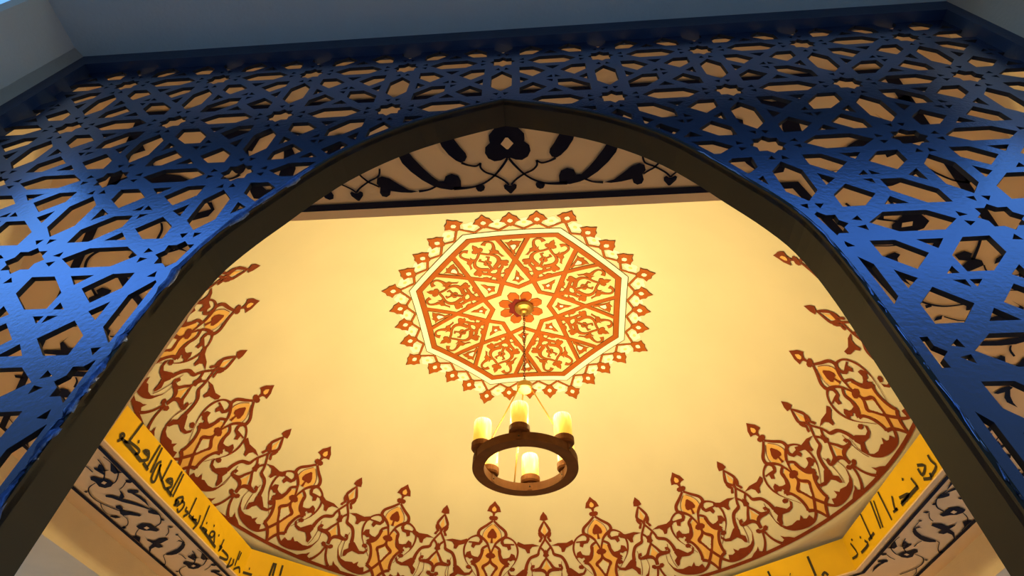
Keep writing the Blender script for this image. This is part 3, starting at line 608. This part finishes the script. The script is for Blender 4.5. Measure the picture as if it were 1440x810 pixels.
# medallion, in plan coordinates about its own centre
MCX, MCY, MROT = -0.02, 0.008, math.radians(-1.6)
def med_map(x, y, lvl):
    a = math.cos(MROT)*x - math.sin(MROT)*y + MCX; b = math.sin(MROT)*x + math.cos(MROT)*y + MCY
    q = dome_pt(math.hypot(a, b), math.atan2(b, a), lvl); return (q[0], q[1], q[2]+EYE)
def pol(r, deg): return (r*math.cos(math.radians(deg)), r*math.sin(math.radians(deg)))
def rot(pt, deg):
    a = math.radians(deg); return (pt[0]*math.cos(a)-pt[1]*math.sin(a), pt[0]*math.sin(a)+pt[1]*math.cos(a))
def polyline(p, pts, w, m, lvl, closed=False):
    """straight strap with mitred joints"""
    n = len(pts); L, R = [], []
    for i in range(n):
        if closed: a, b, c = pts[i-1], pts[i], pts[(i+1) % n]
        else: a, b, c = pts[max(i-1, 0)], pts[i], pts[min(i+1, n-1)]
        d1 = Vector((b[0]-a[0], b[1]-a[1])) if a != b else Vector((c[0]-b[0], c[1]-b[1])); d2 = Vector((c[0]-b[0], c[1]-b[1])) if c != b else d1
        d1.normalize(); d2.normalize(); n1 = Vector((-d1.y, d1.x)); n2 = Vector((-d2.y, d2.x)); mm = (n1+n2).normalized(); k = w/2/max(0.35, mm.dot(n1))
        L.append((b[0]+mm.x*k, b[1]+mm.y*k)); R.append((b[0]-mm.x*k, b[1]-mm.y*k))
    for i in range(n if closed else n-1):
        j = (i+1) % n
        for u in range(6):      # short pieces so that they follow the dome
            f0, f1 = u/6, (u+1)/6
            g = lambda P, Q, f: (P[0]+(Q[0]-P[0])*f, P[1]+(Q[1]-P[1])*f)
            p.f.append(((g(L[i], L[j], f0), g(R[i], R[j], f0), g(R[i], R[j], f1), g(L[i], L[j], f1)), m, lvl))
# pale octagonal field
p = Paint()
for k in range(8):
    a0, a1 = 22.5+45*k, 67.5+45*k
    NS = 10
    for i in range(NS):
        for j in range(8):
            def g(i_, j_):
                A = pol(1.385*i_/NS, a0); B = pol(1.385*i_/NS, a1); f = j_/8; return (A[0]+(B[0]-A[0])*f, A[1]+(B[1]-A[1])*f)
            q = (g(i, j), g(i+1, j), g(i+1, j+1), g(i, j+1))
            p.f.append((q if i else q[1:], 0, 0.001))
medal = p.build('medallion', med_map, M_FIELD, ceil); medal['label'] = 'orange and cream octagonal painted medallion at the crown of the dome'
p = Paint(); polyline(p, [pol(1.342, 22.5+45*k) for k in range(8)], 0.080, 0, 0.0022, True); p.build('pale_band', med_map, M_PALE, medal)
p = Paint(); polyline(p, [pol(1.385, 22.5+45*k) for k in range(8)], 0.008, 0, LV[0], True); p.build('outline', med_map, M_OUTLINE, medal)
p = Paint(); polyline(p, [pol(1.27, 22.5+45*k) for k in range(8)], 0.060, 0, LV[0]+.001, True); polyline(p, [pol(1.27, 22.5+45*k) for k in range(8)], 0.074, 1, LV[0]-.0018, True); p.build('octagon_strap', med_map, [M_ORANGE, M_OUTLINE], medal)
for k in range(8):
    p = Paint(); a = 45*k
    for sg in (-1, 1):
        polyline(p, [pol(1.185, a+8.9*sg), pol(0.80, a), pol(0.478, a-22.5*sg)], 0.050, 0, LV[0])
        polyline(p, [pol(1.21, a+8.9*sg), pol(0.80, a), pol(0.478, a-22.5*sg)], 0.062, 1, LV[0]-.002)
    polyline(p, [pol(0.478, a-22.5), pol(0.352, a), pol(0.478, a+22.5)], 0.050, 0, LV[0])
    polyline(p, [pol(0.478, a-22.5), pol(0.352, a), pol(0.478, a+22.5)], 0.062, 1, LV[0]-.002)
    p.build('star_strap', med_map, [M_ORANGE, M_OUTLINE], medal)
def med_items(items, deg, sym, name):
    p = Paint()
    for it in items:
        def put(pts, m, lvl):
            pts = [rot(q, deg) for q in pts]
            if it[0] == 'S':
                w = [x*1.55 for x in it[2]]
                p.line(pts, w, m, lvl, sub=4); p.line(pts, [x+.012 for x in w], 2, lvl-.002, sub=4)
            else:
                p.poly(pts, m, lvl); p.line(pts, [.012], 2, lvl-.002, sub=1, closed=True)
        m = 1 if it[0] == 'C' else 0; lvl = LV[1] if m else LV[0]
        put(it[1], m, lvl)
        if sym: put([(x, -y) for x, y in it[1]], m, lvl)
    p.build(name, med_map, [M_ORANGE, M_PALE, M_OUTLINE], medal)
for k in range(8):
    med_items([[it[0], [(x, max(y-0.029-(1.18-x)*0.055, 0.0)) for x, y in it[1]]]+it[2:] for it in PANEL_SCROLL], 22.5+45*k, True, 'panel_arabesque')
    med_items([[it[0], [(x, y-0.025-(1.1-x)*0.17) for x, y in it[1]]] for it in OUTER_FLOWER], 45*k, False, 'edge_flower')
    med_items([[it[0], [(x+0.03, y-0.062) for x, y in it[1]]] for it in INNER_FLOWER], 45*k, False, 'inner_flower')
    p = Paint(); p.poly([rot(q, 22.5+45*k) for q in ((.07, -.012), (.19, -.070), (.255, -.055), (.285, 0), (.255, .055), (.19, .070), (.07, .012))], 0, LV[0])
    pt_ = [rot(q, 22.5+45*k) for q in ((.07, -.012), (.19, -.070), (.255, -.055), (.285, 0), (.255, .055), (.19, .070), (.07, .012))]; p.line(pt_, [.012], 1, LV[0]-.002, sub=1, closed=True)
    p.build('petal', med_map, [M_ORANGE, M_OUTLINE], medal)
p = Paint(); p.poly([pol(.17 if i % 2 else .14, 22.5*i) for i in range(16)], 0, LV[1]); p.build('centre_rosette', med_map, M_WINE, medal)
# scalloped border of 32 orange flowers with white blossoms between them
AP = 1.385*math.cos(math.pi/8); SIDE = 1.385*math.sin(math.pi/8)
FLOWER = [(0, -.015), (.035, .005), (.060, .050), (.112, .070), (.084, .095), (.074, .130), (.036, .150), (0, .200)]
for k in range(8):
    for j in range(4):
        corner = (j == 0)
        t = -SIDE + 2*SIDE*j/4
        if corner:
            org = pol(1.385+.105, 45*k-22.5); dirn = 45*k-22.5
        else:
            org = rot((AP+.085, t*1.075), 45*k); dirn = 45*k
        def F(u, v): q = rot((v, u), dirn); return (org[0]+q[0], org[1]+q[1])
        p = Paint()
        fl = [F(u, v) for u, v in FLOWER] + [F(-u, v) for u, v in FLOWER[::-1]]
        p.poly(fl, 0, LV[1]); p.line(fl, [.010], 2, LV[1]-.002, sub=1, closed=True)
        p.poly([F(u, v) for u, v in ((0, .045), (.028, .065), (.026, .09), (0, .11), (-.026, .09), (-.028, .065))], 1, LV[2])
        tm = -SIDE + 2*SIDE*(j+.5)/4
        nb = rot((AP+.012, tm), 45*k); pb = rot((AP+.012, -SIDE+2*SIDE*(j-.5)/4), 45*k) if not corner else rot((AP+.012, SIDE-2*SIDE*.5/4), 45*(k-1))
        nk = F(0, .012)
        for e in (nb, pb): p.line([e, ((e[0]+nk[0])/2, (e[1]+nk[1])/2), nk], [.020], 0, LV[0]); p.line([e, ((e[0]+nk[0])/2, (e[1]+nk[1])/2), nk], [.030], 2, LV[0]-.002)
        p.build('border_flower', med_map, [M_ORANGE, M_PALE, M_OUTLINE], medal)
        # white blossom standing between this flower and the next
        org2 = rot((AP+.125, tm*1.09), 45*k)
        def G(u, v): q = rot((v, u), 45*k); return (org2[0]+q[0], org2[1]+q[1])
        p = Paint()
        p.poly([G(.075*math.cos(x)*(1+.12*math.cos(5*x)), .062*math.sin(x)*(1+.12*math.cos(5*x))) for x in [2*math.pi*i/30 for i in range(30)]], 0, 0.003)
        p.poly([G(.026*math.cos(x), .02*math.sin(x)-.008) for x in [2*math.pi*i/8 for i in range(8)]], 1, LV[0])
        p.poly([rot((AP+.004, tm-.125), 45*k), rot((AP+.004, tm+.125), 45*k), nb], 1, 0.0015)
        p.build('white_blossom', med_map, [M_PALE, M_STRAW], medal)

# ------------------------------------------------------------------ the cut-metal screen
D_SCR = 0.72; YS = CAM[1] + D_SCR
LX, LZ, AX, AZ = 0.1214, 2.4316, 0.3581, 0.3636     # lattice origin and module
ARX = 0.132                                         # arch axis
ARCH = [(0.0, 1.712), (.13, 1.655), (.252, 1.590), (.360, 1.506), (.452, 1.406), (.520, 1.300), (.572, 1.200), (.620, 1.110), (.660, 1.015), (.678, .930), (.686, .850), (.690, .750), (.692, .5), (.693, 0.0), (.693, -.8), (.693, -EYE)]
ARCH = [ARCH[0]] + catmull([a for a in ARCH], 3)[1:]
arch_l = [(ARX-x, z) for x, z in ARCH]; arch_r = [(ARX+x, z) for x, z in ARCH]
arch_poly = arch_l[::-1] + arch_r[1:]               # from bottom left over the apex to bottom right
PENT = [(.172, .172), (.31, .175), (.43, .30), (.30, .43), (.175, .31)]
HEX = [(.172, .172), (.32, .175), (.465, .33), (.465, .465), (.33, .465), (.175, .32)]
VHEX = [(0, .25), (.1, .375), (.1, .63), (0, .75), (-.1, .63), (-.1, .375)]
STAR = []
for i in range(8):
    a = math.pi/4*i; STAR.append((.132*math.cos(a), .132*math.sin(a))); STAR.append((.099*math.cos(a+math.pi/8), .099*math.sin(a+math.pi/8)))
SIDE_TRI = [(.178, .425), (.265, .50), (.178, .575)]
TINY = [(.035, .165), (.075, .215), (.02, .222)]
CTR = [(.425, .475), (.485, .415), (.49, .475)]
holes = []
for k in range(-6, 7):
    for r in range(0, 13):
        def H(pts): holes.append([(LX+(k+u)*AX, LZ-(r+v)*AZ) for u, v in pts])
        H(STAR); H(VHEX); H([(v, u) for u, v in VHEX])
        odd = (k % 2 != 0 and r % 2 == 0)
        for sx in (1, -1):
            for sy in (1, -1):
                H([(sx*u, sy*v) for u, v in (HEX if odd else PENT)])
                H([(sx*u, sy*v) for u, v in TINY]); H([(sx*v, sy*u) for u, v in TINY])
                if not odd: H([(sx*u, sy*v) for u, v in CTR])
            H([(sx*u, v) for u, v in SIDE_TRI]); H([(v, sx*u) for u, v in SIDE_TRI])
def clip_half(poly, px, pz, nx, nz):
    out = []; n = len(poly)
    for i in range(n):
        a, b = poly[i], poly[(i+1) % n]; da = (a[0]-px)*nx+(a[1]-pz)*nz; db = (b[0]-px)*nx+(b[1]-pz)*nz
        if da >= 0: out.append(a)
        if (da >= 0) != (db >= 0):
            f = da/(da-db); out.append((a[0]+(b[0]-a[0])*f, a[1]+(b[1]-a[1])*f))
    return out
def area(p): return 0.5*sum(p[i-1][0]*p[i][1]-p[i][0]*p[i-1][1] for i in range(len(p)))
PX0, PX1, PZ0, PZ1 = X_L+0.03, X_R-0.03, -EYE+0.02, Z_OPEN-0.03
BORD = 0.034
clean = []
for h in holes:
    cx = sum(a[0] for a in h)/len(h); cz = sum(a[1] for a in h)/len(h)
    if cx < PX0-.3 or cx > PX1+.3 or cz < PZ0-.3 or cz > PZ1+.3: continue
    for (px, pz, nx, nz) in ((PX0+.02, 0, 1, 0), (PX1-.02, 0, -1, 0), (0, PZ0+.03, 0, 1), (0, PZ1-.02, 0, -1)):
        if h: h = clip_half(h, px, pz, nx, nz)
    if len(h) < 3: continue
    # keep a solid margin beside the arch: clip by the nearest arch segment
    for _ in range(2):
        best = None
        cx = sum(a[0] for a in h)/len(h); cz = sum(a[1] for a in h)/len(h)
        side = arch_l if cx < ARX else arch_r
        for a, b in zip(side, side[1:]):
            dx, dzz = b[0]-a[0], b[1]-a[1]; L2 = dx*dx+dzz*dzz
            if L2 < 1e-9: continue
            f = max(0, min(1, ((cx-a[0])*dx+(cz-a[1])*dzz)/L2)); q = (a[0]+dx*f, a[1]+dzz*f); d = math.hypot(cx-q[0], cz-q[1])
            if best is None or d < best[0]:
                l = math.sqrt(L2); nx, nz = -dzz/l, dx/l
                if side is arch_l: nx, nz = dzz/l, -dx/l
                best = (d, q[0]+nx*BORD, q[1]+nz*BORD, nx, nz)
        h = clip_half(h, *best[1:])
        if len(h) < 3: break
    if len(h) < 3 or abs(area(h)) < 6e-5: continue
    g = [h[0]]
    for q in h[1:]:
        if math.hypot(q[0]-g[-1][0], q[1]-g[-1][1]) > 1e-3: g.append(q)
    if math.hypot(g[0][0]-g[-1][0], g[0][1]-g[-1][1]) < 1e-3: g.pop()
    if len(g) >= 3: clean.append(g)
# triangulate the sheet around its holes
V2, E2 = [], []
def loop2(pts, closed=True):
    b = len(V2); V2.extend(Vector(q) for q in pts); n = len(pts)
    for i in range(n if closed else n-1): E2.append((b+i, b+(i+1) % n))
outer = [(PX0, PZ0)] + [(ARX-.693, PZ0)] + [q for q in arch_poly if q[1] > PZ0+1e-4] + [(ARX+.693, PZ0), (PX1, PZ0), (PX1, PZ1), (PX0, PZ1)]
loop2(outer)
for h in clean: loop2(h)
rv, re, rf, *_ = delaunay_2d_cdt(V2, E2, [], 0, 1e-6)
def inside(pt, poly):
    x, y = pt; c = False; n = len(poly)
    for i in range(n):
        a, b = poly[i-1], poly[i]
        if (a[1] > y) != (b[1] > y) and x < (b[0]-a[0])*(y-a[1])/(b[1]-a[1])+a[0]: c = not c
    return c
cellmap = {}
for h in clean:
    x0, x1 = min(q[0] for q in h), max(q[0] for q in h); z0, z1 = min(q[1] for q in h), max(q[1] for q in h)
    for i in range(int(x0//.1), int(x1//.1)+1):
        for j in range(int(z0//.1), int(z1//.1)+1): cellmap.setdefault((i, j), []).append(h)
keep = []
for f in rf:
    x = sum(rv[i][0] for i in f)/3; z = sum(rv[i][1] for i in f)/3
    if not inside((x, z), outer): continue
    if any(inside((x, z), h) for h in cellmap.get((int(x//.1), int(z//.1)), ())): continue
    keep.append(tuple(f))
TH = 0.012
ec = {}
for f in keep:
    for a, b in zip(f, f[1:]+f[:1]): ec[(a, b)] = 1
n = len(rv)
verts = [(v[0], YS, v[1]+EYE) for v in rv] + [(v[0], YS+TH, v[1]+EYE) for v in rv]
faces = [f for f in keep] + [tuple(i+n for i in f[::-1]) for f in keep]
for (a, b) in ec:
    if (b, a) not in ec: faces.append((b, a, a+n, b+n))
screen = empty('lattice_screen', (ARX, YS, 0.0))
tag(screen, 'blue painted cut-metal lattice screen with a pointed arch opening, set in white wall', 'screen')
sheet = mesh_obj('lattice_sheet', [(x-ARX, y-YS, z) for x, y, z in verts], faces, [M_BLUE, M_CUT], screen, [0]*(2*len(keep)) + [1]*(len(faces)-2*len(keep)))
sheet['label'] = 'blue sheet cut into eight-pointed stars and hexagons'
# drop loose vertices
bm = bmesh.new(); bm.from_mesh(sheet.data); bmesh.ops.delete(bm, geom=[v for v in bm.verts if not v.link_faces], context='VERTS'); bm.to_mesh(sheet.data); bm.free()
# arch frame: a flat strip bent along the arch, standing proud behind the sheet
bm = bmesh.new(); TF = 0.010; rows = []
pts = [(x-ARX, z) for x, z in arch_poly]
for i, q in enumerate(pts):
    a = pts[max(i-1, 0)]; b = pts[min(i+1, len(pts)-1)]; dx, dzz = b[0]-a[0], b[1]-a[1]; l = math.hypot(dx, dzz); nx, nz = -dzz/l, dx/l
    rows.append([bm.verts.new((q[0]+nx*o_, y_, q[1]+nz*o_+EYE)) for o_, y_ in ((0.0, -.006), (0.0, .083), (TF, .083), (TF, -.006))])
for a, b in zip(rows, rows[1:]):
    for i in range(4): bm.faces.new((a[i], a[(i+1) % 4], b[(i+1) % 4], b[i]))
bm.faces.new(rows[0]); bm.faces.new(rows[-1][::-1])
af = bm_obj('arch_frame', bm, M_ARCH, screen); af['label'] = 'dark metal strip lining the pointed arch'
# rough welded rim along the front edge of the arch
rnd = random.Random(4)
for side in (-1, 1):
    seg = [q for q in (arch_l if side < 0 else arch_r) if -0.2 < q[1] < 1.35]
    dense = []
    for a, b in zip(seg, seg[1:]):
        m_ = max(1, int(math.hypot(b[0]-a[0], b[1]-a[1])/.02))
        for i in range(m_): dense.append((a[0]+(b[0]-a[0])*i/m_, a[1]+(b[1]-a[1])*i/m_))
    bm = bmesh.new()
    add_tube(bm, [(x-ARX+side*.007+rnd.uniform(-.002, .002), -.005+rnd.uniform(-.002, .002), z+EYE) for x, z in dense], [rnd.uniform(.004, .0095) if side < 0 else rnd.uniform(.002, .0035) for _ in dense], 6)
    bm_obj('weld_bead', bm, M_RIM if side < 0 else M_BLUE, screen, smooth=True)
# outer frame bars
def bar(name, x0, x1, z0, z1):
    bm = bmesh.new(); add_box(bm, x0-ARX, x1-ARX, -.036, .02, z0+EYE, z1+EYE); bm_obj(name, bm, M_FRAME, screen)
bar('frame_bar', X_L, X_L+.082, -EYE, Z_OPEN); bar('frame_bar', X_R-.090, X_R, -EYE, Z_OPEN); bar('frame_bar', X_L+.082, X_R-.090, Z_OPEN-.098, Z_OPEN)

# ------------------------------------------------------------------ chandelier
CHX, CHY = 0.018, 0.0
ch = empty('chandelier', (CHX, CHY, EYE+5.0))
tag(ch, 'brown ring chandelier with six glowing candle lamps on a chain below the dome medallion', 'chandelier')
def cz(rel): return rel-5.0
bm = bmesh.new(); add_lathe(bm, [(.02, cz(4.87)), (.045, cz(4.885)), (.055, cz(4.92)), (.10, cz(4.94)), (.118, cz(4.965)), (.118, cz(4.998))], 28)
bm_obj('canopy', bm, M_BRASS, ch, smooth=False)
bm = bmesh.new(); z = 4.87; i = 0
while z > 3.80:
    pts = []
    for k in range(10):
        a = 2*math.pi*k/10; u, v = .013*math.cos(a), .026*math.sin(a)
        pts.append((u, 0, cz(z-.02)+v) if i % 2 == 0 else (0, u, cz(z-.02)+v))
    add_tube(bm, pts, .0042, 5, True); z -= .036; i += 1
bm_obj('chain', bm, M_LINK, ch, smooth=True)
bm = bmesh.new(); add_tube(bm, [(.009*math.cos(j*1.3), .009*math.sin(j*1.3), cz(4.88-j*.04)) for j in range(28)], .0035, 5); bm_obj('cord', bm, M_WIRE, ch, smooth=True)
bm = bmesh.new(); add_lathe(bm, [(.072, cz(3.70)), (.084, cz(3.71)), (.084, cz(3.775)), (.05, cz(3.79)), (.02, cz(3.80)), (.012, cz(3.83))], 24); hub = bm_obj('hub', bm, M_BRASS, ch)
R_O, R_I, ZR0, ZR1 = 0.502, 0.392, 2.765, 2.848
bm = bmesh.new(); N = 72
rr = [[bm.verts.new((r_*math.cos(2*math.pi*i/N), r_*math.sin(2*math.pi*i/N), cz(z_))) for r_, z_ in ((R_O, ZR0), (R_O, ZR1), (R_I, ZR1), (R_I, ZR0))] for i in range(N)]
for i in range(N):
    a, b = rr[i], rr[(i+1) % N]
    for j in range(4): bm.faces.new((a[j], a[(j+1) % 4], b[(j+1) % 4], b[j]))
bm_obj('ring', bm, M_IRON, ch)
for i in range(3):
    a = math.radians(-137 + 120*i + 4); e = (.445*math.cos(a), .445*math.sin(a))
    bm = bmesh.new(); add_tube(bm, [(.07*math.cos(a), .07*math.sin(a), cz(3.72)), (e[0], e[1], cz(ZR1+.03))], .0075, 8)
    rod = bm_obj('hanger_rod', bm, M_BRASS, ch)
    bm = bmesh.new(); add_tube(bm, [(e[0]+.018*math.cos(b)*math.cos(a), e[1]+.018*math.cos(b)*math.sin(a), cz(ZR1+.014)+.018*math.sin(b)) for b in [2*math.pi*k/12 for k in range(12)]], .005, 6, True)
    bm_obj('eye_ring', bm, M_LINK, rod, smooth=True)
for i in range(6):
    a = math.radians(-94+60*i); px, py = .447*math.cos(a), .447*math.sin(a)
    bm = bmesh.new(); add_lathe(bm, [(.05, cz(ZR1+.001)), (.086, cz(ZR1+.012)), (.098, cz(ZR1+.03)), (.098, cz(ZR1+.082)), (.094, cz(ZR1+.086))], 24, px, py); cup = bm_obj('candle_cup', bm, M_CUP, ch)
    # open topped glass sleeve, its own origin at the foot so that the glow climbs it
    bm = bmesh.new()
    add_lathe(bm, [(.084, 0.0), (.086, .05), (.086, .225), (.080, .246), (.066, .252), (.062, .246), (.076, .22), (.076, .05)], 24, cap=False)
    g = bm_obj('candle_glass', bm, M_GLASS, cup, smooth=True); g.location = (px, py, cz(ZR1+.086))
    bm = bmesh.new(); add_lathe(bm, [(.030, 0), (.030, .10), (.026, .12), (.030, .15), (.033, .18), (.022, .21), (.008, .225)], 16)
    gb = bm_obj('bulb', bm, M_GLASS, cup, smooth=True); gb.location = (px, py, cz(ZR1+.086))
    for rr_, sgn in ((R_O, 1), (R_I, -1)):          # bracket plates with bolts on both faces of the ring
        bm = bmesh.new(); R3 = Matrix.Rotation(a, 3, 'Z')
        v = add_box(bm, 0, .006*sgn, -.022, .022, cz(ZR0+.008), cz(ZR1+.03))
        for q in v: q.co = R3 @ (q.co + Vector((rr_, 0, 0)))
        br = bm_obj('bracket', bm, M_IRON, ch)
        bm = bmesh.new(); bmesh.ops.create_uvsphere(bm, u_segments=8, v_segments=6, radius=.009)
        for q in bm.verts: q.co = R3 @ (q.co + Vector((rr_+.007*sgn, 0, cz((ZR0+ZR1)/2))))
        bm_obj('bolt', bm, M_LINK, br)
    ld = bpy.data.lights.new('candle_bulb_light', 'POINT'); ld.energy = CANDLE_WATT; ld.color = (1.0, 0.80, 0.34); ld.shadow_soft_size = 0.05
    lo = link(bpy.data.objects.new('candle_bulb_light', ld), cup); lo.location = (px, py, cz(ZR1+.086+.275))

# ------------------------------------------------------------------ unseen wall lanterns added inside the hall to warm the ledge
def lantern(k, t, label):
    x, y = side_pt(k, t, A_WALL); a = k*math.pi/4+math.pi
    o = empty('added_wall_lantern', (x, y, 2.05), a); tag(o, label, 'lantern', 'added wall lanterns round the hall')
    bm = bmesh.new(); add_box(bm, .001, .02, -.05, .05, -.12, .12); bm_obj('back_plate', bm, M_BRASS, o)
    bm = bmesh.new(); add_tube(bm, [(.015, 0, -.04), (.08, 0, -.07), (.13, 0, -.06), (.14, 0, -.03)], .009, 8); bm_obj('arm', bm, M_BRASS, o, smooth=True)
    bm = bmesh.new(); add_lathe(bm, [(.03, -.03), (.05, -.02), (.055, .0)], 20, .14, 0); bm_obj('cup', bm, M_BRASS, o)
    bm = bmesh.new(); add_lathe(bm, [(.052, .0), (.06, .06), (.055, .14), (.05, .15), (.045, .14), (.05, .06), (.043, .005)], 20, .14, 0, cap=False); bm_obj('glass_shade', bm, M_SHADE, o, smooth=True)
    ld = bpy.data.lights.new('added_lantern_light', 'POINT'); ld.energy = ADDED_LANTERN_WATT; ld.color = (1.0, 0.66, 0.30); ld.shadow_soft_size = 0.04
    lo = link(bpy.data.objects.new('added_lantern_light', ld), o); lo.location = (.14, 0, .2)
lantern(1, 0.0, 'added brass wall lantern on the back right diagonal wall')
lantern(3, 0.0, 'added brass wall lantern on the back left diagonal wall')
lantern(2, 0.0, 'added brass wall lantern in the middle of the back wall')
